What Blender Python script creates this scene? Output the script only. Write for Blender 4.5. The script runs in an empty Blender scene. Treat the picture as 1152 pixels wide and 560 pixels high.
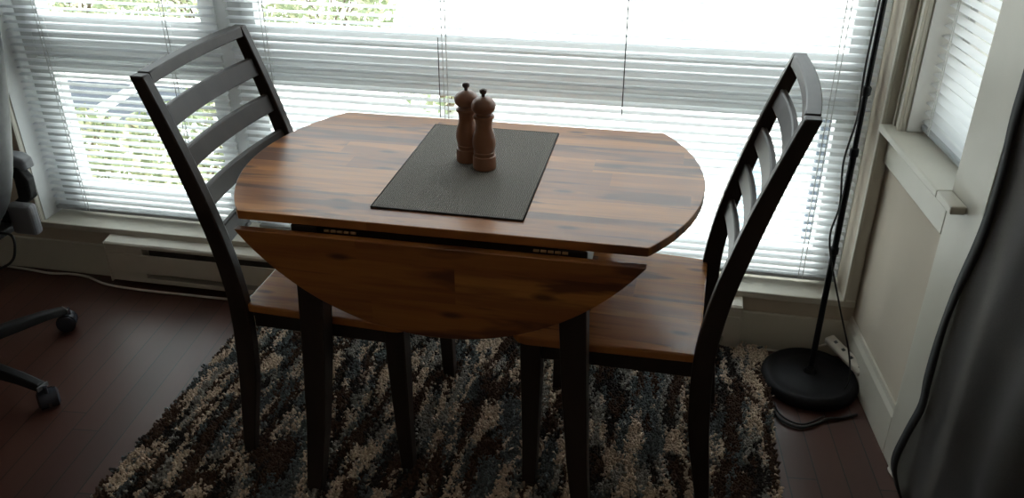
import bpy, math, random
import numpy as np
from mathutils import Matrix, Vector
random.seed(7); rng = np.random.default_rng(7)
PI = math.pi
S = bpy.context.scene
COL = S.collection
# ---------------------------------------------------------------- camera
cx, cy, cz, yaw, pit, roll, F = 0.46438677, -1.77642898, 1.52227423, -0.20506866, 0.49394466, -0.00386477, 954.963
fw = Vector((math.sin(yaw)*math.cos(pit), math.cos(yaw)*math.cos(pit), -math.sin(pit)))
rt = Vector((math.cos(yaw), -math.sin(yaw), 0)); up = rt.cross(fw)
r2 = rt*math.cos(roll)+up*math.sin(roll); u2 = -rt*math.sin(roll)+up*math.cos(roll)
cd = bpy.data.cameras.new('camera'); cam = bpy.data.objects.new('camera', cd); COL.objects.link(cam)
cam.matrix_world = Matrix(((r2.x, u2.x, -fw.x, cx), (r2.y, u2.y, -fw.y, cy), (r2.z, u2.z, -fw.z, cz), (0, 0, 0, 1)))
cd.sensor_width = 36; cd.lens = F*36/1152; cd.clip_start = .02; cd.clip_end = 200
S.camera = cam
# ---------------------------------------------------------------- light and exposure
EXPOSURE = 0.95
S.view_settings.view_transform = 'Standard'; S.view_settings.look = 'None'
S.view_settings.exposure = EXPOSURE; S.view_settings.gamma = 1; S.view_settings.use_curve_mapping = False
w = bpy.data.worlds.new('sky'); S.world = w; w.use_nodes = True
bg = w.node_tree.nodes['Background']; bg.inputs[0].default_value = (.93, .965, 1, 1); bg.inputs[1].default_value = 1.5
S.cycles.use_denoising = True
S.cycles.max_bounces = 8; S.cycles.diffuse_bounces = 4; S.cycles.transparent_max_bounces = 16
S.cycles.sample_clamp_indirect = 6
def lamp(name, kind, loc, energy, color, rot=(0, 0, 0), size=None):
    d = bpy.data.lights.new(name, kind); d.energy = energy; d.color = color
    if size: d.shape = 'RECTANGLE'; d.size, d.size_y = size
    o = bpy.data.objects.new(name, d); o.location = loc; o.rotation_euler = rot; COL.objects.link(o); return o
sun = lamp('sun', 'SUN', (0, 8, 9), 5.6, (1, .97, .93), (math.radians(-27), 0, math.radians(14))); sun.data.angle = .4
p = lamp('portal', 'AREA', (-.37, .72, 1.25), 1, (1, 1, 1), (-PI/2, 0, 0), (2.8, 2.1)); p.data.cycles.is_portal = True
fill_light = lamp('fill_light', 'AREA', (-.2, -2.9, 2.36), 2.0, (1, .84, .68), (0, 0, 0), (1.6, 1.2))  # added warm fill behind the camera, not a lamp of the room
# ---------------------------------------------------------------- materials
def nt(name):
    m = bpy.data.materials.new(name); m.use_nodes = True; t = m.node_tree
    return m, t, t.nodes['Principled BSDF']
def N(t, k, **kw):
    n = t.nodes.new(k)
    for a, b in kw.items(): setattr(n, a, b)
    return n
def L(t, a, b): t.links.new(a, b)
def math_(t, op, a, b=None):
    n = N(t, 'ShaderNodeMath', operation=op)
    for i, v in enumerate((a, b)):
        if v is None: continue
        if isinstance(v, (int, float)): n.inputs[i].default_value = v
        else: L(t, v, n.inputs[i])
    return n.outputs[0]
def ramp(t, fac, stops, const=False):
    n = N(t, 'ShaderNodeValToRGB'); e = n.color_ramp.elements
    if const: n.color_ramp.interpolation = 'CONSTANT'
    while len(e) < len(stops): e.new(.5)
    for s, (p_, c) in zip(e, stops): s.position = p_; s.color = (*c, 1)
    L(t, fac, n.inputs[0]); return n.outputs[0]
def noise(t, vec, scale, detail=3, rough=.5, dist=0):
    n = N(t, 'ShaderNodeTexNoise'); n.inputs['Scale'].default_value = scale; n.inputs['Detail'].default_value = detail
    n.inputs['Roughness'].default_value = rough; n.inputs['Distortion'].default_value = dist
    if vec is not None: L(t, vec, n.inputs['Vector'])
    return n.outputs[0]
def mapping(t, src, scale=(1, 1, 1), rot=(0, 0, 0), loc=(0, 0, 0)):
    n = N(t, 'ShaderNodeMapping'); n.inputs['Scale'].default_value = scale; n.inputs['Rotation'].default_value = rot; n.inputs['Location'].default_value = loc
    L(t, src, n.inputs['Vector']); return n.outputs[0]
def mix(t, fac, a, b, mode='MIX'):
    n = N(t, 'ShaderNodeMix', data_type='RGBA', blend_type=mode)
    for i, v in ((0, fac), (6, a), (7, b)):
        if isinstance(v, (int, float)): n.inputs[i].default_value = v
        elif isinstance(v, tuple): n.inputs[i].default_value = (*v, 1)
        else: L(t, v, n.inputs[i])
    return n.outputs[2]
def bump(t, bsdf, h, strength=.3, dist=.002):
    n = N(t, 'ShaderNodeBump'); n.inputs['Strength'].default_value = strength; n.inputs['Distance'].default_value = dist
    L(t, h, n.inputs['Height']); L(t, n.outputs[0], bsdf.inputs['Normal'])
def obj_co(t): return N(t, 'ShaderNodeTexCoord').outputs['Object']
def plain(name, col, rough=.5, metal=0, var=.12, scale=18, bstr=0, stretch=(1, 1, 1), spec=None):
    m, t, b = nt(name); v = mapping(t, obj_co(t), stretch); f = noise(t, v, scale, 4)
    c1 = tuple(x*(1-var) for x in col); c2 = tuple(min(1, x*(1+var)) for x in col)
    L(t, ramp(t, f, [(.3, c1), (.7, c2)]), b.inputs['Base Color'])
    b.inputs['Roughness'].default_value = rough; b.inputs['Metallic'].default_value = metal
    if spec is not None: b.inputs['Specular IOR Level'].default_value = spec
    if bstr: bump(t, b, f, bstr)
    return m
def acacia(name, dark=1.0, rw=.078, LL=.62, seed=0., rough=.3, axis_swap=False):
    m, t, b = nt(name); co = obj_co(t)
    sep = N(t, 'ShaderNodeSeparateXYZ'); L(t, co, sep.inputs[0]); x, y = sep.outputs[0], sep.outputs[1]
    row = math_(t, 'FLOOR', math_(t, 'DIVIDE', math_(t, 'ADD', y, 5+seed*.013), rw))
    wn = N(t, 'ShaderNodeTexWhiteNoise', noise_dimensions='1D'); L(t, math_(t, 'ADD', row, seed), wn.inputs['W'])
    xo = math_(t, 'ADD', x, math_(t, 'MULTIPLY', wn.outputs[0], LL))
    colm = math_(t, 'FLOOR', math_(t, 'DIVIDE', math_(t, 'ADD', xo, 10), LL))
    cid = math_(t, 'ADD', math_(t, 'MULTIPLY', row, 7.31), math_(t, 'ADD', math_(t, 'MULTIPLY', colm, 3.17), seed))
    w2 = N(t, 'ShaderNodeTexWhiteNoise', noise_dimensions='1D'); L(t, cid, w2.inputs['W'])
    cmb = N(t, 'ShaderNodeCombineXYZ'); L(t, x, cmb.inputs[0]); L(t, y, cmb.inputs[1]); L(t, math_(t, 'MULTIPLY', w2.outputs[0], 9), cmb.inputs[2])
    g1 = noise(t, mapping(t, cmb.outputs[0], (2.2, 26, 1)), 1, 5, .55, .4)
    g2 = noise(t, mapping(t, cmb.outputs[0], (6, 130, 1)), 1, 3, .6, .2)
    g3 = noise(t, mapping(t, cmb.outputs[0], (2.4, 17, 1.7)), 1, 3, .5, .5)
    D = dark
    base = ramp(t, w2.outputs[0], [(0, (.37*D, .14*D, .036*D)), (.35, (.51*D, .212*D, .056*D)), (.7, (.45*D, .175*D, .044*D)), (1, (.22*D, .075*D, .024*D))])
    c = mix(t, math_(t, 'MULTIPLY', ramp(t, g1, [(.44, (0, 0, 0)), (.60, (1, 1, 1))]), .68), base, (.20*D, .065*D, .025*D))
    c = mix(t, math_(t, 'MULTIPLY', ramp(t, g3, [(.53, (0, 0, 0)), (.60, (1, 1, 1))]), .84), c, (.085*D, .03*D, .016*D))
    c = mix(t, math_(t, 'MULTIPLY', ramp(t, g2, [(.35, (1, 1, 1)), (.65, (0, 0, 0))]), .22), c, (.17*D, .055*D, .02*D))
    vor = N(t, 'ShaderNodeTexVoronoi', voronoi_dimensions='2D'); vor.inputs['Scale'].default_value = 1
    dv = mapping(t, cmb.outputs[0], (2.6, 8.3, 1)); L(t, dv, vor.inputs['Vector'])
    kn = ramp(t, vor.outputs['Distance'], [(.03, (1, 1, 1)), (.085, (0, 0, 0))])
    c = mix(t, math_(t, 'MULTIPLY', kn, .8), c, (.05*D, .022*D, .014*D))
    L(t, c, b.inputs['Base Color']); b.inputs['Roughness'].default_value = rough
    b.inputs['Specular IOR Level'].default_value = .38; b.inputs['Coat Weight'].default_value = .10; b.inputs['Coat Roughness'].default_value = .22
    return m
def floor_mat():
    m, t, b = nt('laminate floor'); co = mapping(t, obj_co(t), rot=(0, 0, math.radians(-5.5)))
    sep = N(t, 'ShaderNodeSeparateXYZ'); L(t, co, sep.inputs[0]); x, y = sep.outputs[0], sep.outputs[1]
    W_ = .073; rx = math_(t, 'DIVIDE', math_(t, 'ADD', x, 10), W_); row = math_(t, 'FLOOR', rx); fr = math_(t, 'FRACT', rx)
    wn = N(t, 'ShaderNodeTexWhiteNoise', noise_dimensions='1D'); L(t, row, wn.inputs['W'])
    ry = math_(t, 'DIVIDE', math_(t, 'ADD', math_(t, 'ADD', y, 20), math_(t, 'MULTIPLY', wn.outputs[0], 1.3)), .95)
    cl = math_(t, 'FLOOR', ry); fy = math_(t, 'FRACT', ry)
    w2 = N(t, 'ShaderNodeTexWhiteNoise', noise_dimensions='2D')
    cm = N(t, 'ShaderNodeCombineXYZ'); L(t, row, cm.inputs[0]); L(t, cl, cm.inputs[1]); L(t, cm.outputs[0], w2.inputs['Vector'])
    base = ramp(t, w2.outputs[0], [(0, (.066, .026, .018)), (.5, (.082, .032, .022)), (1, (.056, .022, .016))])
    g = noise(t, mapping(t, co, (60, 4, 1)), 1, 4)
    c = mix(t, math_(t, 'MULTIPLY', g, .35), base, (.04, .012, .008))
    e1 = math_(t, 'LESS_THAN', math_(t, 'MINIMUM', fr, math_(t, 'SUBTRACT', 1, fr)), .022)
    e2 = math_(t, 'LESS_THAN', math_(t, 'MINIMUM', fy, math_(t, 'SUBTRACT', 1, fy)), .0018)
    e = math_(t, 'MAXIMUM', e1, e2)
    c = mix(t, e, c, (.008, .004, .003)); L(t, c, b.inputs['Base Color'])
    b.inputs['Roughness'].default_value = .36
    bump(t, b, math_(t, 'SUBTRACT', 1, e), .4, .001); return m
def mat_weave():
    m, t, b = nt('woven placemat'); co = obj_co(t)
    v = mapping(t, co, (1, 1, 1))
    n1 = noise(t, mapping(t, co, (520, 210, 1)), 1, 2, .6)
    wv = N(t, 'ShaderNodeTexWave'); wv.inputs['Scale'].default_value = 75; wv.inputs['Distortion'].default_value = 3; wv.inputs['Detail'].default_value = 2; wv.inputs['Detail Scale'].default_value = 2; L(t, v, wv.inputs['Vector'])
    h = math_(t, 'ADD', math_(t, 'MULTIPLY', n1, .75), math_(t, 'MULTIPLY', wv.outputs['Fac'], .35))
    L(t, ramp(t, h, [(.3, (.05, .042, .034)), (.55, (.15, .132, .108)), (.8, (.25, .225, .19))]), b.inputs['Base Color'])
    b.inputs['Roughness'].default_value = .75; bump(t, b, h, .9, .002); return m
def glass_mat():
    m, t, b = nt('window glass'); t.nodes.remove(b)
    tr = N(t, 'ShaderNodeBsdfTransparent'); gl = N(t, 'ShaderNodeBsdfGlossy'); gl.inputs['Roughness'].default_value = .02
    tr.inputs[0].default_value = (.95, .98, .97, 1)
    lw = N(t, 'ShaderNodeLayerWeight'); fr_ = math_(t, 'ADD', math_(t, 'MULTIPLY', math_(t, 'POWER', lw.outputs['Facing'], 4), .5), .03); mx = N(t, 'ShaderNodeMixShader')
    L(t, fr_, mx.inputs[0]); L(t, tr.outputs[0], mx.inputs[1]); L(t, gl.outputs[0], mx.inputs[2])
    L(t, mx.outputs[0], t.nodes['Material Output'].inputs[0]); return m
def translucent(name, col, amt, rough=.5):
    m, t, b = nt(name); f = noise(t, obj_co(t), 9, 3)
    c = ramp(t, f, [(.3, tuple(x*.96 for x in col)), (.7, col)]); L(t, c, b.inputs['Base Color']); b.inputs['Roughness'].default_value = rough
    tl = N(t, 'ShaderNodeBsdfTranslucent'); L(t, c, tl.inputs[0]); mx = N(t, 'ShaderNodeMixShader'); mx.inputs[0].default_value = amt
    L(t, b.outputs[0], mx.inputs[1]); L(t, tl.outputs[0], mx.inputs[2]); L(t, mx.outputs[0], t.nodes['Material Output'].inputs[0]); return m
def sheer(name, col, open_):
    m, t, b = nt(name); f = noise(t, mapping(t, obj_co(t), (300, 300, 300)), 1, 2)
    L(t, ramp(t, f, [(.3, tuple(x*.9 for x in col)), (.7, tuple(x*1.1 for x in col))]), b.inputs['Base Color']); b.inputs['Roughness'].default_value = .75
    tr = N(t, 'ShaderNodeBsdfTransparent'); mx = N(t, 'ShaderNodeMixShader'); mx.inputs[0].default_value = open_
    L(t, b.outputs[0], mx.inputs[1]); L(t, tr.outputs[0], mx.inputs[2]); L(t, mx.outputs[0], t.nodes['Material Output'].inputs[0]); return m
def attr_mat(name, rough=.9):
    m, t, b = nt(name); a = N(t, 'ShaderNodeAttribute'); a.attribute_name = 'tint'
    L(t, a.outputs['Color'], b.inputs['Base Color']); b.inputs['Roughness'].default_value = rough
    b.inputs['Specular IOR Level'].default_value = .15; return m
M = dict(
    wall=plain('painted wall', (.56, .49, .40), .85, var=.03, scale=5),
    trim=plain('trim paint', (.60, .57, .49), .42, var=.03, scale=7),
    vinyl=plain('white window vinyl', (.80, .82, .82), .4, var=.02),
    ceil=plain('ceiling paint', (.62, .58, .53), .9, var=.03),
    floor=floor_mat(),
    top=acacia('acacia tabletop', 1.0, seed=3.),
    leaf=acacia('acacia drop leaf', .92, rw=.085, seed=11.),
    seat=acacia('acacia seat', .95, rw=.09, LL=.5, seed=23., rough=.27),
    black=plain('espresso lacquer', (.026, .018, .015), .42, var=.2, scale=30, stretch=(1, 1, .2), spec=.25),
    brass=plain('aged brass', (.45, .30, .16), .35, .9),
    mat=mat_weave(), hem=plain('placemat binding', (.045, .04, .036), .8),
    mill=plain('walnut brown wood', (.22, .095, .05), .36, var=.25, scale=14, stretch=(1, 1, .25)),
    millk=plain('dark metal knob', (.07, .05, .045), .3, .6),
    slat=translucent('blind slat', (.88, .91, .935), .46), cord=plain('blind cord', (.66, .67, .66), .8), rail=plain('blind rail', (.42, .44, .45), .5, var=.05),
    glass=glass_mat(), heater=plain('heater enamel', (.62, .58, .50), .38, var=.04), heatin=plain('heater fins', (.10, .09, .08), .6, var=.3),
    lampb=plain('black lamp metal', (.006, .006, .008), .5, spec=.2), cable=plain('black cable', (.012, .012, .012), .5),
    wcable=plain('cream cable', (.60, .56, .50), .55), strip=plain('cream power strip', (.55, .50, .43), .5), sock=plain('socket slots', (.03, .03, .03), .6),
    leather=plain('charcoal leather', (.028, .030, .033), .42, var=.2, scale=60, bstr=.15), plast=plain('grey plastic', (.17, .175, .19), .36, var=.08),
    bplast=plain('black plastic', (.012, .012, .013), .5, spec=.25), caster=plain('caster plastic', (.03, .033, .045), .25),
    chrome=plain('worn steel', (.25, .25, .26), .35, .9),
    curtain=sheer('sheer charcoal fabric', (.045, .041, .040), .16), hemc=plain('black curtain hem', (.012, .012, .013), .8),
    pile=attr_mat('shag yarn'), backing=plain('rug backing', (.06, .048, .04), .95, var=.3, scale=60),
    patio=plain('pale concrete', (.74, .74, .72), .9, var=.05, scale=3), asphalt=plain('grey asphalt', (.035, .045, .062), .9, var=.15, scale=6),
    white=plain('white line paint', (.72, .76, .8), .8, var=.04), leafm=attr_mat('shrub leaves', .6), stem=plain('shrub stems', (.16, .12, .08), .9, var=.3),
    steel=plain('slate grey metal', (.10, .13, .17), .5), blue=plain('pale blue plastic', (.42, .56, .72), .5),
)
# ---------------------------------------------------------------- geometry
class MB:
    def __init__(s): s.v = []; s.f = []
    def add(s, vs, fs): o = len(s.v); s.v += [tuple(v) for v in vs]; s.f += [tuple(i+o for i in f) for f in fs]; return s
    def box(s, x0, x1, y0, y1, z0, z1, mtx=None):
        vs = [Vector((x, y, z)) for z in (z0, z1) for y in (y0, y1) for x in (x0, x1)]
        if mtx: vs = [mtx @ v for v in vs]
        return s.add(vs, [(0, 2, 3, 1), (4, 5, 7, 6), (0, 1, 5, 4), (2, 6, 7, 3), (0, 4, 6, 2), (1, 3, 7, 5)])
    def loft(s, rings, caps=True, closed=True):
        n = len(rings[0]); vs = [v for r in rings for v in r]; fs = []
        for i in range(len(rings)-1):
            for j in range(n if closed else n-1):
                a, b = i*n+j, i*n+(j+1) % n; fs.append((a, b, b+n, a+n))
        if caps: fs += [tuple(range(n-1, -1, -1)), tuple((len(rings)-1)*n+j for j in range(n))]
        return s.add(vs, fs)
    def prism(s, pts, z0, z1): return s.loft([[(x, y, z0) for x, y in pts], [(x, y, z1) for x, y in pts]])
    def tube(s, path, r, n=8, caps=True):
        path = [Vector(q) for q in path]; rs = r if isinstance(r, (list, tuple)) else [r]*len(path); rings = []; prev = None
        for i, q in enumerate(path):
            d = (path[min(i+1, len(path)-1)]-path[max(i-1, 0)]).normalized()
            if prev is None: a = d.orthogonal().normalized()
            else: a = (prev-d*prev.dot(d)).normalized()
            prev = a; b = d.cross(a); rings.append([q+(a*math.cos(k*2*PI/n)+b*math.sin(k*2*PI/n))*rs[i] for k in range(n)])
        return s.loft(rings, caps)
    def lathe(s, prof, n=32, cx=0, cy=0):
        return s.loft([[(cx+r*math.cos(k*2*PI/n), cy+r*math.sin(k*2*PI/n), z) for k in range(n)] for r, z in prof])
    def cyl(s, a, b, r, n=16): return s.tube([a, b], r, n)
    def build(s, name, mat, parent=None, smooth=False, bevel=0, loc=None, rot=None, seg=2, sub=0):
        me = bpy.data.meshes.new(name); me.from_pydata(s.v, [], s.f); me.update(); me.materials.append(M[mat])
        if smooth is not False:
            for p_ in me.polygons: p_.use_smooth = True
            if smooth is not True:
                try: me.set_sharp_from_angle(angle=math.radians(smooth))
                except Exception: pass
        o = bpy.data.objects.new(name, me); COL.objects.link(o)
        if parent: o.parent = parent
        if loc: o.location = loc
        if rot: o.rotation_euler = rot
        if bevel:
            b = o.modifiers.new('b', 'BEVEL'); b.width = bevel; b.segments = seg; b.limit_method = 'ANGLE'; b.angle_limit = math.radians(35)
        if sub: sm = o.modifiers.new('s', 'SUBSURF'); sm.levels = sm.render_levels = sub
        return o
def tag(o, label=None, cat=None, group=None, kind=None):
    for k, v in (('label', label), ('category', cat), ('group', group), ('kind', kind)):
        if v: o[k] = v
    return o
def empty(name, loc=(0, 0, 0), rz=0, **kw):
    o = bpy.data.objects.new(name, None); COL.objects.link(o); o.location = loc; o.rotation_euler = (0, 0, rz); return tag(o, **kw)
def kids(o): return [c for c in bpy.data.objects if c.parent == o]
def copy_tree(o, parent=None):
    c = o.copy(); COL.objects.link(c); c.parent = parent
    for ch in kids(o): copy_tree(ch, c)
    return c
def struct(o, label=None): return tag(o, label, kind='structure')
def bez(pts, n=10):
    out = []; P = [Vector(q) for q in pts]
    for i in range(len(P)-1):
        p0, p1, p2, p3 = P[max(i-1, 0)], P[i], P[i+1], P[min(i+2, len(P)-1)]
        for k in range(n):
            t = k/n; out.append(.5*((2*p1)+(-p0+p2)*t+(2*p0-5*p1+4*p2-p3)*t*t+(-p0+3*p1-3*p2+p3)*t**3))
    return out+[P[-1]]
# ================================================================ setting
WY = .52                                # inner face of the window wall
X0, X1 = -1.695, .985                    # window opening
ZS, ZT = .20, 2.25
struct(MB().box(-3.4, 2.6, -4.4, .76, -.1, 0).build('floor', 'floor'))
struct(MB().box(-3.4, 2.6, -4.4, .76, 2.42, 2.5).build('ceiling', 'ceil'))
m = MB(); m.box(-3.4, X0, WY, .74, 0, 2.42); m.box(X0, X1, WY, .74, 0, ZS-.02); m.box(X0, X1, WY, .74, ZT, 2.42); m.box(X1, 1.04, WY, .74, 0, 2.42)
struct(m.build('wall_back', 'wall'))
struct(MB().box(-3.5, -3.4, -4.4, .74, 0, 2.42).build('wall_left', 'wall'))
struct(MB().box(-3.4, 2.6, -4.5, -4.4, 0, 2.42).build('wall_front', 'wall'))
# right wall in its own frame: u runs from the corner to the viewer, v outwards
RA = Vector((1.025, .52, 0)); RU = Vector((.119, -.993, 0)).normalized(); RV = Vector((.993, .119, 0))
RM = Matrix(((RU.x, RV.x, 0, RA.x), (RU.y, RV.y, 0, RA.y), (0, 0, 1, 0), (0, 0, 0, 1)))
RU0, RU1 = .075, .445                   # right window opening along u
UE = .600                               # end of the wall (outer corner)
RW = .15
m = MB(); m.box(-.1, RU0, 0, RW, 0, 2.42, RM); m.box(RU0, RU1, 0, RW, 0, .735, RM); m.box(RU0, RU1, 0, RW, ZT, 2.42, RM); m.box(RU1, UE, 0, RW, 0, 2.42, RM)
struct(m.build('wall_right', 'wall'))
m = MB(); m.box(1.115, 2.6, -.16, -.085, 0, 2.42); m.box(1.23, 1.36, -.0855, .0, 0, 2.42); m.box(1.285, 1.36, -4.4, -.16, 0, 2.42)
struct(m.build('wall_alcove', 'wall'))
struct(MB().box(1.14, 1.284, -.9, -.161, .0, .15).build('trim_8', 'floor'), 'dark raised step behind the sheer curtain')
# trim round the right window
m = MB(); m.box(.002, RU0, -.012, 0, .75, 2.3, RM); m.box(.03, .036, -.018, -.012, .75, 2.3, RM); m.box(RU0-.012, RU0, -.02, -.012, .75, 2.3, RM)
struct(m.build('trim_1', 'trim', bevel=.002))
struct(MB().box(RU1-.005, UE, -.014, 0, .0, 2.35, RM).build('trim_2', 'trim', bevel=.002))
struct(MB().box(.0, RU1-.007, -.014, 0, .64, .727, RM).build('trim_3', 'trim', bevel=.002))
m = MB(); m.loft([[RM @ Vector(q) for q in ((u, -.048, .732), (u, -.048, .752), (u, .075, .752), (u, .075, .732))] for u in (.02, RU1)])
m.box(RU1, .530, -.048, -.0145, .732, .752, RM)
struct(m.build('trim_4', 'trim', bevel=.004), 'cream painted sill of the right window')
m = MB(); m.loft([[RM @ Vector(q) for q in ((u, 0, 0), (u, -.014, 0), (u, -.014, .115), (u, -.008, .128), (u, -.006, .142), (u, 0, .142))] for u in (.0, RU1-.006)])
struct(m.build('baseboard_right', 'trim'))
# window wall: sill, casing, baseboard
struct(MB().box(-1.80, 1.022, .502, .66, ZS-.022, ZS).build('trim_5', 'trim', bevel=.004), 'long cream window sill')
m = MB(); m.box(X0-.012, X0, .505, .52, ZS, 2.3); m.box(X0-.004, X0, .500, .505, ZS, 2.3)
struct(m.build('trim_6', 'trim', bevel=.002))
m = MB(); m.box(X1, X1+.035, .508, .52, ZS, 2.3); m.box(X1, X1+.008, .500, .508, ZS, 2.3)
struct(m.build('trim_7', 'trim', bevel=.002))
struct(MB().box(-3.4, 1.03, .508, .52, 0, .125).build('baseboard_back', 'trim', bevel=.003))
# window frames (vinyl) and panes
WF = .64
def window(name, x0, x1, mulls, trans, y0, y1, z0, z1, mtx=None, plane='x'):
    m = MB(); fw_ = .045
    m.box(x0, x0+fw_, y0, y1, z0, z1, mtx); m.box(x1-fw_, x1, y0, y1, z0, z1, mtx)
    m.box(x0+fw_, x1-fw_, y0, y1, z0, z0+fw_, mtx); m.box(x0+fw_, x1-fw_, y0, y1, z1-fw_, z1, mtx)
    f = struct(m.build(name, 'vinyl', bevel=.003))
    return f
def pane(par, x0, x1, z0, z1, y, mtx=None):
    m = MB(); m.box(x0, x1, y-.003, y+.003, z0, z1, mtx); m.build('glass', 'glass', par)
struct(MB().box(X0-.002, X0+.003, .521, WF, ZS, ZT).build('trim_10', 'vinyl'))
fL = window('window_1', X0, -.93, 0, 0, WF, WF+.08, ZS, ZT)
m = MB(); xa, xb = X0+.045, -.975
for z0, z1, d in ((.705, .752, -.012), (.752, .842, 0), (.842, .888, -.012)): m.box(xa, xb, WF+d, WF+.06, z0, z1)
m.build('transom', 'vinyl', fL, bevel=.003)
m = MB()
for x in (xa, xb-.05): m.box(x, x+.05, WF-.008, WF+.05, ZS+.045, .705); m.box(x, x+.05, WF-.008, WF+.05, .888, ZT-.045)
m.box(xa+.05, xb-.05, WF-.008, WF+.05, ZS+.045, ZS+.09); m.build('sash', 'vinyl', fL, bevel=.003)
pane(fL, xa, xb, ZS+.045, .705, WF+.03); pane(fL, xa, xb, .888, ZT-.045, WF+.03)
fR = window('window_2', -.93, X1, 0, 0, WF, WF+.08, ZS, ZT)
m = MB(); xa, xb = -.885, X1-.045
for z0, z1, d in ((.705, .745, -.006), (.745, .852, 0), (.852, .888, -.006)): m.box(xa, xb, WF+d, WF+.06, z0, z1)
m.build('transom', 'vinyl', fR, bevel=.003)
m = MB()
for x in (xa, xb-.045): m.box(x, x+.045, WF-.004, WF+.05, ZS+.045, .705); m.box(x, x+.045, WF-.004, WF+.05, .888, ZT-.045)
m.box(xa+.045, xb-.045, WF-.004, WF+.05, ZS+.045, ZS+.085); m.build('sash', 'vinyl', fR, bevel=.003)
pane(fR, xa, xb, ZS+.045, .705, WF+.03); pane(fR, xa, xb, .888, ZT-.045, WF+.03)
m = MB(); m.box(RU0, RU0+.006, .001, .084, .753, ZT, RM); m.box(RU1-.006, RU1, .001, .084, .753, ZT, RM)
struct(m.build('trim_9', 'vinyl'))  # jamb liners: whiter vinyl than the trim, light from the blind put into the colour
f3 = window('window_3', RU0, RU1, 0, 0, .085, .14, .752, ZT, RM)
pane(f3, RU0+.045, RU1-.045, .797, ZT-.045, .11, RM)
# ---------------------------------------------------------------- blinds
def slats_mesh(L_, n, z0, pitch, tilt, width=.0255, droop=0):
    m = MB(); K = 4
    for i in range(n):
        z = z0+i*pitch; tt = tilt+random.uniform(-.035, .035); pts = []
        for k in range(K+1):
            s = (k/K-.5)*width; c = .0022*(1-(2*k/K-1)**2)
            y = s*math.cos(tt)-c*math.sin(tt); zz = s*math.sin(tt)+c*math.cos(tt)
            pts.append((y, z+zz))
        dz = random.uniform(-.0008, .0008)
        m.loft([[(x, y, zq+dz+ (droop*math.sin(x/L_*PI) if 0 < x < L_ else 0)) for y, zq in pts] for x in (0, L_/3, 2*L_/3, L_)], caps=False, closed=False)
    return m
def blind(label, L_, zb, zt, cords, tilt, pitch=.0245, loc=(0, 0, 0), rz=0, wand=None):
    r = empty('window_blind', loc, rz, label=label, cat='blind', group='venetian blinds')
    n = int((zt-zb-.03)/pitch)
    o = slats_mesh(L_, n, zb+.018, pitch, tilt).build('slats', 'slat', r, smooth=True)
    MB().box(0, L_, -.012, .012, zb-.006, zb+.006).build('bottom_rail', 'rail', r, bevel=.003)
    MB().box(0, L_, -.02, .02, zt, zt+.035).build('head_rail', 'slat', r, bevel=.002)
    for x in cords:
        m = MB()
        for dy, dx in ((-.0145, 0), (.0145, .004)): m.tube([(x+dx, dy, zb), (x+dx, dy, zt)], .0012, 5)
        for i in range(n): m.tube([(x, -.0145, zb+.0165+i*pitch), (x, .0145, zb+.0165+i*pitch)], .0006, 3)
        m.tube([(x+.012, -.0155, zb), (x+.012, -.0155, zt)], .0013, 5)
        m.build('cord', 'cord', r)
    if wand:
        MB().tube([(wand, -.022, zt), (wand, -.024, wand and .76)], .0022, 8).build('wand', 'rail', r, smooth=True)
    return r
T = math.radians(7)
blind('white slatted blind on the narrow left window behind the left chair', .745, .222, 2.2, [.125, .57], T, loc=(-1.690, .592, 0))
blind('wide white slatted blind behind the table between the two chairs', 1.875, .222, 2.2, [.115, .675, 1.765], T, loc=(-.905, .592, 0), wand=None)
# pull cord pair in the middle of the wide blind
b3 = blind('small half closed white blind in the right side window', RU1-RU0-.012, .768, 2.2, [.055, .30], math.radians(14), pitch=.0240, loc=(RM @ Vector((RU0+.006, .045, 0))), rz=math.atan2(RU.y, RU.x))
wide = [o for o in bpy.data.objects if o.get('label', '').startswith('wide white')][0]
MB().tube([(1.205, -.021, 2.2), (1.205, -.022, .70)], .0016, 6).build('pull_cord', 'cable', wide)
MB().tube([(.665, -.021, .90), (.663, -.022, .66)], .0014, 6).build('pull_cord', 'cable', wide)
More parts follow.
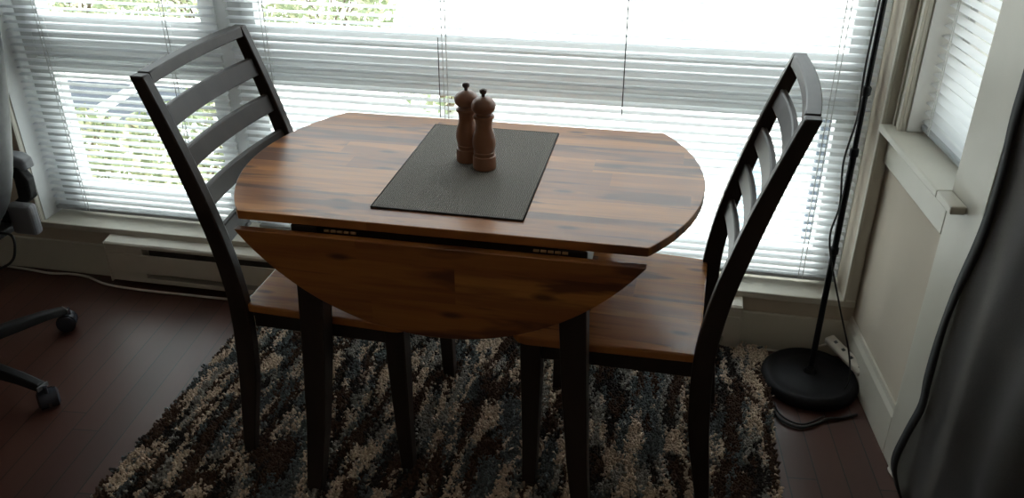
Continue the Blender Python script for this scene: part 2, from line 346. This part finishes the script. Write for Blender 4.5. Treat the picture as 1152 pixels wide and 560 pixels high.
# ================================================================ rug
RX0, RX1, RY0, RY1 = -.845, .785, -1.05, .488
rug = empty('shag_rug', ((RX0+RX1)/2, (RY0+RY1)/2, 0), label='shaggy rug streaked charcoal, beige and blue grey under the table', cat='rug')
ox, oy = rug.location.x, rug.location.y
MB().box(RX0-ox, RX1-ox, RY0-oy, RY1-oy, 0, .010).build('backing', 'backing', rug)
def vnoise(x, y, seed):
    r_ = np.random.default_rng(seed); G = r_.random((256, 256)); xi = np.floor(x).astype(int); yi = np.floor(y).astype(int); fx = x-xi; fy = y-yi
    fx = fx*fx*(3-2*fx); fy = fy*fy*(3-2*fy); g = lambda a, b: G[a % 256, b % 256]
    return (g(xi, yi)*(1-fx)+g(xi+1, yi)*fx)*(1-fy)+(g(xi, yi+1)*(1-fx)+g(xi+1, yi+1)*fx)*fy
def pile():
    sp = .0056; xs = np.arange(RX0, RX1, sp); ys = np.arange(-.62, RY1, sp); X, Y = np.meshgrid(xs, ys); X = X.ravel(); Y = Y.ravel()
    ys2 = np.arange(RY0, -.62, sp*1.7); xs2 = np.arange(RX0, RX1, sp*1.7); X2, Y2 = np.meshgrid(xs2, ys2)
    X = np.concatenate([X, X2.ravel()]); Y = np.concatenate([Y, Y2.ravel()]); n = len(X)
    X = X+rng.normal(0, sp*.45, n); Y = Y+rng.normal(0, sp*.45, n)
    keep = np.ones(n, bool)
    for fx, fy in ((-.332, -.336), (.332, -.336), (-.332, .336), (.332, .336), (-.546, -.243), (-.546, .187), (-.128, -.224), (-.128, .168), (.607, -.243), (.607, .187), (.189, -.226), (.189, .166)):
        keep &= (np.abs(X-fx) > .017) | (np.abs(Y-fy) > .017)
    X = X[keep]; Y = Y[keep]; n = len(X)
    # streak palette
    X_ = X+.03*(vnoise(X*7, Y*5, 5)-.5)
    a = vnoise(X_*46+9, Y*8+9, 1)*.7+vnoise(X*80, Y*24, 2)*.3+rng.normal(0, .025, n)
    b = vnoise(X_*24+30, Y*6+9, 3)+rng.normal(0, .03, n)
    c = vnoise(X_*56+80, Y*9+9, 4)*.72+vnoise(X*95, Y*30, 6)*.28+rng.normal(0, .025, n)
    pal = dict(dk=(.040, .034, .032), br=(.085, .05, .036), be=(.60, .47, .36), bl=(.125, .14, .143), gr=(.30, .28, .25))
    C = np.tile(np.array(pal['dk']), (n, 1)); C[b > .62] = pal['br']
    C[(a > .53)] = pal['bl']; C[(a > .53) & (b < .36)] = pal['gr']; C[c > .60] = pal['be']; C[(c > .565) & (c <= .60)] = pal['gr']; C[a < .34] = pal['br']
    C = C*rng.uniform(.85, 1.15, (n, 1))
    h = rng.uniform(.012, .019, n)+.005*vnoise(X*40, Y*40, 9); rad = rng.uniform(.0030, .0042, n)*np.where(Y < -.62, 1.5, 1)
    lx = rng.normal(0, .32, n)*h; ly = rng.normal(-.05, .32, n)*h
    ang = rng.uniform(0, 2*PI, n); V = np.zeros((n, 8, 3)); F_ = []
    def P(fr): return np.stack([X-ox+lx*fr, Y-oy+ly*fr, .008+h*fr], 1)
    for lev, (fr, rr) in enumerate(((0, .8), (.80, 1.25))):
        pc = P(fr)
        for k in range(3):
            V[:, lev*3+k, :] = pc; V[:, lev*3+k, 0] += np.cos(ang+k*2*PI/3+lev*.6)*rad*rr; V[:, lev*3+k, 1] += np.sin(ang+k*2*PI/3+lev*.6)*rad*rr
    V[:, 6, :] = P(1.0); V[:, 7, :] = P(0)
    quads = np.array([[0, 1, 4, 3], [1, 2, 5, 4], [2, 0, 3, 5]]); tris = np.array([[3, 4, 6], [4, 5, 6], [5, 3, 6]])
    base = (np.arange(n)*8)[:, None, None]; q = (quads[None]+base).reshape(-1); t3 = (tris[None]+base).reshape(-1)
    me = bpy.data.meshes.new('pile'); me.vertices.add(n*8); me.vertices.foreach_set('co', V.reshape(-1))
    nl = len(q)+len(t3); me.loops.add(nl); me.loops.foreach_set('vertex_index', np.concatenate([q, t3]).astype(np.int32))
    nq, nt_ = n*3, n*3; me.polygons.add(nq+nt_)
    st = np.concatenate([np.arange(nq)*4, nq*4+np.arange(nt_)*3]).astype(np.int32); me.polygons.foreach_set('loop_start', st)
    me.update(calc_edges=True); at = me.attributes.new('tint', 'FLOAT_COLOR', 'POINT')
    col = np.ones((n, 8, 4), dtype=np.float32); col[:, :, :3] = C[:, None, :]; at.data.foreach_set('color', col.reshape(-1)); me.materials.append(M['pile']); me.validate()
    o = bpy.data.objects.new('pile', me); COL.objects.link(o); o.parent = rug; o['kind'] = 'stuff'; return o
pile()
# ================================================================ table
R, WH, TH = .534, .318, .02
tb = empty('drop_leaf_table', (0, 0, 0), label='round drop leaf table with acacia top, black legs and both leaves hanging', cat='table')
def arc(a0, a1, n, r=R): return [(r*math.cos(a0+(a1-a0)*k/n), r*math.sin(a0+(a1-a0)*k/n)) for k in range(n+1)]
an = math.asin(WH/R)
MB().prism(arc(-an, an, 48)+arc(PI-an, PI+an, 48), -TH/2, TH/2).build('tabletop', 'top', tb, bevel=.002, loc=(0, 0, .74))
def leaf(sign):
    pts = [(x, y+WH) for x, y in arc(PI+an, 2*PI-an, 72)]        # straight edge on y=0, curve towards -y
    o = MB().prism(pts, -TH/2, TH/2).build('drop_leaf', 'leaf', tb, bevel=.002)
    o.location = (0, -.334 if sign < 0 else .334, .719); o.rotation_euler = (PI/2, 0, 0) if sign < 0 else (PI/2, 0, PI)
    return o
leaf(-1); leaf(1)
m = MB(); m.box(-.312, .312, -.285, -.262, .655, .729); m.box(-.312, .312, .262, .285, .655, .729); m.box(-.312, -.29, -.262, .262, .655, .729); m.box(.29, .312, -.262, .262, .655, .729)
m.build('apron', 'black', tb, bevel=.002)
for sx in (-1, 1):
    for sy in (-1, 1):
        rings = []
        for z, c_, hw in ((.729, .283, .029), (.60, .286, .029), (.40, .296, .027), (.2, .310, .023), (.012, .330, .0185)):
            yy = c_+.006
            rings.append([(sx*(c_+a*hw), sy*(yy+b_*hw), z) for a, b_ in ((-1, -1), (1, -1), (1, 1), (-1, 1))])
        if sx*sy < 0: rings = [r[::-1] for r in rings]
        MB().loft(rings[::-1]).build('leg', 'black', tb, bevel=.003)
for sy in (-1, 1):
    for x in (-.20, .24):
        m = MB()
        for k in range(5): m.cyl((x-.035+k*.0145, sy*.322, .724), (x-.035+k*.0145+.011, sy*.322, .724), .0032, 10)
        m.build('hinge', 'brass', tb)
# ================================================================ placemat and mills
pm = empty('placemat', (.003, .002, .7505), label='grey brown woven rectangular placemat lying across the tabletop', cat='placemat')
MB().prism([(-.160, -.252), (.167, -.254), (.161, .254), (-.166, .258)], 0, .003).build('mat', 'mat', pm)
m = MB(); e = [(-.160, -.252, .0016), (.167, -.254, .0016), (.161, .254, .0016), (-.166, .258, .0016)]
for i in range(4): m.tube([e[i], e[(i+1) % 4]], .0021, 6)
m.build('edge_binding', 'hem', pm, smooth=True)
def mill(label, loc):
    r = empty('pepper_mill', loc, label=label, cat='mill', group='wooden mills on the placemat')
    MB().lathe([(.024, 0), (.0268, .001), (.0272, .006), (.0265, .028), (.0262, .031), (.0235, .0325), (.0232, .036), (.0247, .038), (.025, .041), (.0236, .043)], 40).build('base', 'mill', r, smooth=40)
    pr = bez([(.0236, .043, 0), (.0262, .054, 0), (.0268, .066, 0), (.0245, .080, 0), (.0205, .094, 0), (.0188, .104, 0), (.0198, .114, 0), (.0215, .122, 0)], 6)
    MB().lathe([(q.x, q.y) for q in pr]+[(.0242, .1225), (.0248, .1255), (.0235, .128), (.0205, .1285)], 40).build('body', 'mill', r, smooth=40)
    pr = [(.0195, .1287), (.0205, .130)]+[(.0278*math.cos(a), .1495+.0215*math.sin(a)) for a in [math.radians(d) for d in range(-50, 81, 10)]]+[(.001, .1712)]
    MB().lathe(pr, 40).build('head', 'mill', r, smooth=60)
    MB().lathe([(.0035, .170), (.0045, .1735), (.0042, .176), (.0078, .179), (.0086, .183), (.0078, .187), (.004, .189), (.0005, .1893)], 20).build('knob', 'millk', r, smooth=60)
    return r
mill('turned brown wooden mill standing in front, nearer the camera', (.031, -.001, .7538))
mill('turned brown wooden mill half hidden behind the nearer one', (-.018, .036, .7538))
# ================================================================ dining chairs
PROF = [(0, -.038, .030), (.05, -.034, .032), (.22, -.010, .044), (.30, -.002, .047), (.41, .003, .046), (.50, -.001, .044), (.62, -.020, .042), (.76, -.056, .040), (.885, -.094, .035), (1.003, -.134, .031)]
def px(z):
    for (z0, x0, d0), (z1, x1, d1) in zip(PROF, PROF[1:]):
        if z <= z1: t = (z-z0)/(z1-z0); return x0+(x1-x0)*t, d0+(d1-d0)*t
    return PROF[-1][1:]
def dining_chair(label, loc, rz):
    r = empty('dining_chair', loc, rz, label=label, cat='chair', group='ladder back chairs at the table')
    sm = bez([(x, z, d) for z, x, d in PROF], 4)
    for s in (-1, 1):
        rings = []
        for q in sm:
            ya = .215 if q.y > .45 else .215
            a, b_ = sorted((s*(ya-.015), s*(ya+.013))); d = q.z/2
            rings.append([(q.x-d, a, q.y), (q.x+d, a, q.y), (q.x+d, b_, q.y), (q.x-d, b_, q.y)])
        MB().loft(rings).build('back_post', 'black', r, smooth=35, bevel=.003)
    def rail(zlo, zhi, thick, bow, name, tri=False):
        rings = []; n = 14; hy = .2005
        for k in range(n+1):
            y = -hy+2*hy*k/n; bw = bow*(1-(y/hy)**2)
            xa, _ = px(zlo); xb, _ = px(min(zhi, 1.003))
            if tri: ring = [(xa-bw-thick/2, y, zlo), (xa-bw+thick/2, y, zlo), (xb-bw+thick/2+.003, y, zhi), (xb-bw-thick/2-.003, y, zhi)]
            else: ring = [(xa-bw-thick/2, y, zlo), (xa-bw+thick/2, y, zlo), (xb-bw+thick/2, y, zhi), (xb-bw-thick/2, y, zhi)]
            rings.append(ring)
        MB().loft(rings).build(name, 'black', r, smooth=35, bevel=.003)
    rail(.979, 1.005, .024, .012, 'top_rail', True)
    for zc in (.904, .811, .718, .624): rail(zc-.022, zc+.022, .013, .015, 'back_slat')
    # seat, wider at the front with rounded corners
    def rc(x0, x1, h0, h1, rr):
        out = []
        for cx_, cy_, a0 in ((x1-rr, h1-rr, 0), (x0+.006, h0-.006, 90), (x0+.006, -h0+.006, 180), (x1-rr, -h1+rr, 270)):
            q = rr if abs(a0) in (0, 270) else .006
            for k in range(7): a = math.radians(a0+k*15); out.append((cx_+q*math.cos(a), cy_+q*math.sin(a)))
        return out
    pts = rc(.012, .425, .218, .236, .04)
    MB().prism(pts, 0, .021).build('seat', 'seat', r, bevel=.004, loc=(0, 0, .441))
    m = MB()
    m.loft([[(x, s_*y-.011, z) for x, y, z in ((.02, .19, .385), (.38, .203, .385), (.38, .203, .441), (.02, .19, .441))] if 0 else [(x, s_*y+dy, z) for x, y, z in ((.02, .192, .385), (.375, .200, .385), (.375, .200, .441), (.02, .192, .441))] for s_, dy in ((-1, 0), (-1, .018))])
    m.loft([[(x, y-dy, z) for x, y, z in ((.02, .192, .385), (.375, .200, .385), (.375, .200, .441), (.02, .192, .441))] for dy in (.018, 0)])
    m.box(.375, .395, -.185, .185, .385, .441); m.box(.024, .042, -.192, .192, .385, .441)
    m.build('seat_frame', 'black', r, bevel=.002)
    for s in (-1, 1):
        rings = []
        for z, hw, o_ in ((.012, .0165, .004), (.15, .0185, .001), (.33, .0225, 0), (.4408, .024, 0)):
            X_ = .381+o_; Y_ = s*.196; ring = [(X_-hw, Y_-hw, z), (X_+hw, Y_-hw, z), (X_+hw, Y_+hw, z), (X_-hw, Y_+hw, z)]; rings.append(ring)
        MB().loft(rings).build('leg', 'black', r, smooth=35, bevel=.003)
    return r
ch = dining_chair('black ladder back chair with brown seat left of the table', (-.512, -.028, .004), 0)
c2 = copy_tree(ch); c2.location = (.573, -.030, .004); c2.rotation_euler.z = PI-math.radians(2)
c2['label'] = 'black ladder back chair with brown seat right of the table'
# ================================================================ heater
h = empty('baseboard_heater', (-.365, .508, 0), label='long cream baseboard heater on the wall under the window', cat='heater')
HL = 1.065
m = MB(); m.loft([[(x, 0, .03), (x, -.012, .03), (x, -.012, .145), (x, 0, .158)][::-1] for x in (-HL, HL)]); m.build('back_panel', 'heatin', h)
m = MB(); m.loft([[(x, -.052, .157), (x, -.052, .166), (x, -.046, .172), (x, 0, .182), (x, 0, .174), (x, -.044, .164)] for x in (-HL, HL)]); m.build('top_cover', 'heater', h, bevel=.001)
MB().box(-HL+.003, HL-.003, -.054, -.049, .062, .135).build('front_panel', 'heater', h, bevel=.002)
MB().box(-HL+.003, HL-.003, -.045, -.012, .02, .038).build('bottom_tray', 'heater', h, bevel=.002)
for s in (-1, 1):
    x0, x1 = sorted((s*HL, s*(HL-.14 if s < 0 else HL-.045)))
    m = MB(); m.box(x0, x1, -.050, -.0125, .040, .156); m.box(s*HL-.002, s*HL+.002, -.054, -.001, .018, .17); m.build('end_cap', 'heater', h, bevel=.0015)
# ================================================================ floor lamp
fl = empty('floor_lamp', (.902, .352, 0), label='black floor lamp pole rising from a round base by the window corner', cat='lamp')
pr = [(.130, 0), (.136, .005), (.138, .018), (.134, .030), (.126, .038), (.120, .038), (.112, .034), (.09, .036), (.05, .041), (.02, .044), (.014, .055)]
MB().lathe(pr, 56).build('base', 'lampb', fl, smooth=50)
MB().lathe([(.0085, .036), (.0085, .72), (.0065, .722), (.0065, 1.9)], 16).build('pole', 'lampb', fl, smooth=40)
for z in (.05, .44, .72, .88, 1.30): MB().lathe([(.0085, z-.012), (.0115, z-.008), (.0115, z+.008), (.0085, z+.012)], 16).build('collar', 'lampb', fl, smooth=40)
MB().lathe([(.03, 1.88), (.07, 1.90), (.16, 2.02), (.162, 2.02), (.158, 2.018), (.066, 1.906), (.01, 1.89)], 40).build('lamp_shade', 'lampb', fl, smooth=40)
cp = bez([(-.010, -.012, 1.6), (-.012, -.014, 1.2), (-.016, -.015, .95), (-.011, -.012, .82), (-.024, -.018, .70), (-.012, -.014, .58), (-.022, -.018, .50), (-.010, -.016, .43), (.012, -.02, .36), (.045, -.03, .26), (.082, -.045, .15), (.095, -.06, .075), (.086, -.07, .045)], 8)
MB().tube(cp, .0026, 6).build('cord', 'cable', fl, smooth=True)
# thick black fabric bundle? the round base sits in a coil of slack cable
cp = [( .905-.12+.02*math.sin(t*7), 0, 0) for t in range(2)]
loop = bez([(.775, .28, .006), (.788, .235, .006), (.798, .19, .006), (.812, .160, .006), (.836, .142, .006), (.866, .138, .006), (.905, .160, .006), (.94, .190, .006), (.975, .20, .006), (1.02, .225, .006)], 8)
tag(MB().tube(loop, .0042, 7).build('cable', 'cable', smooth=True), 'black cable looping over the floor in front of the lamp base', 'cable')
loop = bez([(.80, .235, .005), (.806, .20, .005), (.822, .172, .005), (.846, .156, .005), (.872, .154, .005), (.90, .172, .005), (.93, .20, .005)], 8)
tag(MB().tube(loop, .0028, 7).build('cable', 'cable', smooth=True), 'thinner black cable inside the loop before the lamp base', 'cable')
ps = empty('power_strip', (1.003, .412, .062), label='cream power strip leaning between the lamp base and the corner', cat='power strip')
ps.rotation_euler = (math.radians(10), math.radians(10), math.radians(-56))
MB().box(-.078, .078, -.017, .017, 0, .022).build('body', 'strip', ps, bevel=.008, seg=4)
for k in range(3): MB().box(-.052+k*.034, -.042+k*.034, -.005, .005, .0215, .0228).build('socket', 'sock', ps)
MB().box(.058, .068, -.006, .006, .0215, .025).build('switch', 'sock', ps, bevel=.001)
cb = bez([(.700, .492, .004), (.77, .497, .004), (.85, .496, .004), (.90, .49, .008), (.935, .498, .03), (.96, .49, .05), (.972, .487, .062)], 8)
tag(MB().tube(cb, .0036, 7).build('cable', 'wcable', smooth=True), 'cream cable along the floor edge leading to the power strip', 'cable')
cb = bez([(-2.3, .50, .006), (-2.0, .498, .006), (-1.80, .487, .005), (-1.70, .478, .005), (-1.62, .488, .005), (-1.55, .480, .006), (-1.47, .452, .005), (-1.38, .440, .005), (-1.25, .437, .005), (-1.0, .440, .005), (-.8, .446, .005)], 10)
tag(MB().tube(cb, .0042, 7).build('cable', 'wcable', smooth=True), 'long wavy cream cable on the floor below the heater', 'cable')
cb = bez([(1.068, .055, .005), (1.073, .03, .005), (1.067, .012, .005), (1.079, -.03, .005), (1.078, -.07, .005), (1.085, -.14, .005), (1.08, -.25, .005)], 10)
tag(MB().tube(cb, .0034, 7).build('cable', 'wcable', smooth=True), 'short cream cable on the floor at the curtain foot', 'cable')
# ================================================================ sheer curtain
cu = empty('sheer_curtain', (1.10, -.02, 0), label='sheer charcoal curtain with black hem hanging at the right edge', cat='curtain')
EP = [(.008, 1.080), (.06, 1.052), (.136, 1.030), (.225, 1.041), (.305, 1.055), (.379, 1.051), (.485, 1.052), (.61, 1.060), (.716, 1.073), (.80, 1.079), (.883, 1.080), (.981, 1.074), (1.1, 1.074), (1.5, 1.07), (2.38, 1.07)]
EE = bez([(x, 0, z) for z, x in EP], 5)
m = MB(); rings = []; h_ = MB(); hr = []; h2 = MB(); h2r = []
NY = 60
for q in EE:
    row = []
    for k in range(NY+1):
        s = k/NY; y = -.095-.95*s
        fold = .010*math.sin(s*26+q.z*.5)*min(1, s*5)+.014*math.sin(s*9+1.2)*min(1, s*3)
        row.append((q.x-1.10+fold+s*.12+max(0, .25-q.z)*(.1*math.sin(s*15+.4)*min(1, s*6)), y+.02, q.z))
    rings.append(row)
for i, row in enumerate(rings):
    x, y, z = row[0]; hr.append([(x-.003, y-.004, z), (x+.003, y-.004, z), (x+.004+.002*math.sin(z*20), y-.034, z), (x-.002+.002*math.sin(z*20), y-.034, z)])
    h2r.append(None)
m.loft(rings, caps=False, closed=False); m.build('fabric', 'curtain', cu, smooth=True)
MB().loft(hr).build('side_hem', 'hemc', cu, smooth=True)
rows = []
for zz, off in ((.003, 0), (.03, .002)):
    rows.append([(rings[0][k][0]-.004+off, rings[0][k][1], zz) for k in range(NY+1)])
for zz, off in ((.03, .004), (.003, .008)):
    rows.append([(rings[0][k][0]-.004+off, rings[0][k][1], zz) for k in range(NY+1)])
MB().loft(rows, caps=False, closed=False).build('bottom_hem', 'hemc', cu, smooth=True)
MB().cyl((-.03, -.03, 2.385), (.1, -1.05, 2.385), .010).build('rod', 'lampb', cu, smooth=40)
# ================================================================ office chair
HX, HY = -1.55, -.14
oc = empty('office_chair', (HX, HY, 0), label='charcoal leather swivel office chair cut off by the left edge', cat='office chair')
def ell(cy_, hw, cx_, ht, z, n=24, e=.55):
    out = []
    for k in range(n):
        a = 2*PI*k/n; c_, s_ = math.cos(a), math.sin(a)
        out.append((cx_+ht*math.copysign(abs(c_)**e, c_), cy_+hw*math.copysign(abs(s_)**e, s_), z))
    return out
bk = MB(); rings = []
for z, cx_, hw, ht in ((.46, .20, .10, .018), (.475, .215, .17, .032), (.53, .238, .198, .042), (.62, .262, .212, .046), (.72, .283, .218, .048), (.85, .31, .222, .050), (.98, .338, .222, .048), (1.08, .36, .205, .042), (1.12, .368, .16, .03), (1.135, .37, .08, .012)):
    rings.append(ell(-.025, hw, cx_-.032, ht, z))
bk.loft(rings).build('backrest', 'leather', oc, smooth=True, sub=1)
st = MB(); st.loft([ell(0, .17, -.10, .20, .415), ell(0, .235, -.08, .26, .43), ell(0, .25, -.08, .275, .46), ell(0, .24, -.08, .265, .50), ell(0, .19, -.08, .21, .515)]).build('seat', 'leather', oc, smooth=True, sub=1)
for s in (-1, 1):
    y = s*.262
    MB().loft([[(x, y-.032*w_, .60+dz), (x, y+.032*w_, .60+dz), (x, y+.026*w_, .632+dz), (x, y-.026*w_, .632+dz)] for x, w_, dz in ((-.18, .6, -.01), (-.15, 1, 0), (.08, 1, .004), (.205, .9, .0), (.232, .7, -.012))]).build('armrest', 'plast', oc, bevel=.008, seg=3, smooth=40)
    a = MB(); a.loft([[(x-.022, y-.016, z), (x+.022, y-.016, z), (x+.022, y+.016, z), (x-.022, y+.016, z)] for x, z in ((.10, .40), (.14, .46), (.195, .50), (.20, .56), (.17, .603))]); a.box(.0, .14, min(y, s*.1), max(y, s*.1), .395, .415)
    a.build('arm_bracket', 'bplast', oc, bevel=.005)
    MB().box(.165, .245, s*.2, s*.235, .405, .50).build('hinge_cover', 'plast', oc, bevel=.012, seg=3)
MB().lathe([(.024, .10), (.024, .26), (.014, .262), (.014, .40), (.05, .405), (.05, .425)], 20).build('gas_column', 'bplast', oc, smooth=40)
MB().tube(bez([(.10, .17, .42), (.165, .19, .41), (.165, .19, .36), (.13, .19, .31), (.04, .18, .27)], 8), .004, 8).build('lever_cable', 'cable', oc, smooth=True)
a0 = math.atan2(.165-HY, -1.405-HX)
MB().lathe([(.03, .07), (.045, .075), (.045, .125), (.028, .135)], 24).build('hub', 'bplast', oc, smooth=40)
for k in range(5):
    a = a0-k*2*PI/5; d = Vector((math.cos(a), math.sin(a), 0)); nn = Vector((-d.y, d.x, 0)); RR = .362
    rings = []
    for t, zc, hw, hh in ((.03, .10, .026, .02), (.15, .098, .022, .017), (.28, .086, .019, .013), (.352, .074, .018, .010)):
        c_ = d*t; rings.append([c_+nn*-hw+Vector((0, 0, zc-hh)), c_+nn*hw+Vector((0, 0, zc-hh)), c_+nn*hw*.7+Vector((0, 0, zc+hh)), c_+nn*-hw*.7+Vector((0, 0, zc+hh))])
    lg = MB().loft(rings).build('leg', 'bplast', oc, bevel=.004)
    c_ = d*.351; q = [c_+nn*-.018+Vector((0, 0, .066)), c_+nn*.018+Vector((0, 0, .066)), c_+nn*.018+Vector((0, 0, .080)), c_+nn*-.018+Vector((0, 0, .080))]
    MB().loft([q, [v+d*.005 for v in q]]).build('end_cap', 'chrome', lg, bevel=.001)
    cs = MB(); P_ = d*RR; wa = Vector((math.cos(a+.9), math.sin(a+.9), 0)); off = Vector((-wa.y, wa.x, 0))*.012
    for s in (-1, 1):
        A_ = P_+off+wa*s*.004+Vector((0, 0, .028)); cs.tube([A_, A_+wa*s*.004, A_+wa*s*.019, A_+wa*s*.024], [.026, .028, .028, .019], 22)
    cs.build('caster', 'caster', lg, smooth=40)
    cs = MB(); cs.tube([P_+Vector((0, 0, .04)), P_+Vector((0, 0, .075))], .006, 10)
    A_ = P_+off+Vector((0, 0, .028)); ring = []
    for s in (-1, 1):
        ring.append([A_+wa*s*.016+Vector((0, 0, 0))+(off.normalized()*math.cos(t*PI/10)+Vector((0, 0, 1))*math.sin(t*PI/10))*rr for rr in (.0305,) for t in range(0, 11)]+[A_+wa*s*.016+(off.normalized()*math.cos(t*PI/10)+Vector((0, 0, 1))*math.sin(t*PI/10))*.0285 for t in range(10, -1, -1)])
    cs.loft(ring); cs.build('caster_hood', 'caster', lg, smooth=40)
# ================================================================ outdoors
GZ = -.30
struct(MB().box(-16, 14, .76, 26, GZ-.1, GZ).build('ground', 'patio'), 'pale concrete ground outside the windows')
m = MB(); m.prism([(-3.25, 2.2), (-2.62, 2.7), (-2.5, 3.4), (-5.6, 3.4), (-5.6, 2.2)], GZ, GZ+.012)
struct(m.build('asphalt_path', 'asphalt'), 'dark grey path outside the left window')
m = MB(); m.prism([(-3.24, 2.22), (-3.12, 2.3), (-3.22, 3.38), (-3.34, 3.38)], GZ+.012, GZ+.016)
struct(m.build('painted_line', 'white'), 'pale stripe across the dark path')
def shrub(label, loc, rad, hgt, n, seed, yellow=.4):
    r_ = np.random.default_rng(seed); root = empty('shrub', loc, label=label, cat='shrub', group='shrubs outside the windows')
    st = MB()
    for k in range(7):
        a = k*.9; st.tube([(0, 0, 0), (.3*rad*math.cos(a), .3*rad*math.sin(a), hgt*.5), (.75*rad*math.cos(a+.2), .75*rad*math.sin(a+.2), hgt*.85)], [.012, .008, .003], 6)
    st.build('stem', 'stem', root)
    d = r_.normal(size=(n, 3)); d /= np.linalg.norm(d, axis=1)[:, None]; rr = r_.uniform(.35, 1, n)**.5
    P_ = d*rr[:, None]*np.array([rad, rad, hgt*.5])+np.array([0, 0, hgt*.52]); P_[:, 2] = np.maximum(P_[:, 2], .02)
    a = r_.normal(size=(n, 3)); a /= np.linalg.norm(a, axis=1)[:, None]; b = np.cross(a, r_.normal(size=(n, 3))); b /= np.linalg.norm(b, axis=1)[:, None]
    s = r_.uniform(.022, .045, n)[:, None]; V = np.stack([P_-a*s, P_+b*s*.45, P_+a*s, P_-b*s*.45], 1).reshape(-1, 3)
    me = bpy.data.meshes.new('foliage'); me.from_pydata(V.tolist(), [], (np.arange(n*4).reshape(-1, 4)).tolist()); me.materials.append(M['leafm'])
    at = me.attributes.new('tint', 'FLOAT_COLOR', 'POINT'); g = r_.random(n); c = np.ones((n, 4, 4), dtype=np.float32)
    A_ = np.array([.30, .36, .22]); B_ = np.array([.62, .61, .42]); mixf = (g < yellow)[:, None]*r_.uniform(.5, 1, (n, 1)); c[:, :, :3] = (A_*(1-mixf)+B_*mixf)[:, None, :]
    at.data.foreach_set('color', c.reshape(-1)); o = bpy.data.objects.new('foliage', me); COL.objects.link(o); o.parent = root
for i, (x, y, rr, hh, n, lab) in enumerate([
        (-1.9, 1.85, .42, .5, 1500, 'low sparse shrub outdoors behind the lower rails of the left chair'),
        (-2.6, 1.8, .30, .40, 900, 'small low shrub outdoors below the dark path, nearest the left jamb'),
        (-1.0, 3.3, .40, .5, 500, 'small sparse shrub outdoors just above the table edge behind the mills'),
        (-3.3, 4.35, .55, .75, 2200, 'yellow green shrub outdoors at the top of the narrow window, its right half'),
        (-2.2, 4.3, .50, .7, 2000, 'yellow green shrub outdoors at the top of the wide window'),
        (-4.6, 4.6, .6, .8, 2200, 'leafy shrub outdoors in the top left corner of the narrow window')]):
    shrub(lab, (x, y, GZ), rr, hh, n, 100+i)
pst = empty('metal_post', (1.02, 1.45, GZ), label='slate grey metal post standing outside behind the lamp pole', cat='post')
MB().box(-.03, .03, -.02, .02, 0, .78).build('shaft', 'steel', pst, bevel=.004)
MB().box(-.06, .06, -.05, .05, 0, .012).build('base_plate', 'steel', pst, bevel=.003)
MB().box(-.034, .034, -.024, .024, .78, .80).build('cap', 'steel', pst, bevel=.003)
pn = empty('blue_bin', (.80, 1.75, GZ), label='pale blue lidded bin outside, left of the metal post', cat='bin')
MB().loft([[(-.05, -.08, 0), (.05, -.08, 0), (.05, .08, 0), (-.05, .08, 0)], [(-.07, -.1, .42), (.07, -.1, .42), (.07, .1, .42), (-.07, .1, .42)]]).build('body', 'blue', pn, bevel=.01)
MB().box(-.082, .082, -.11, .11, .42, .445).build('lid', 'steel', pn, bevel=.008)
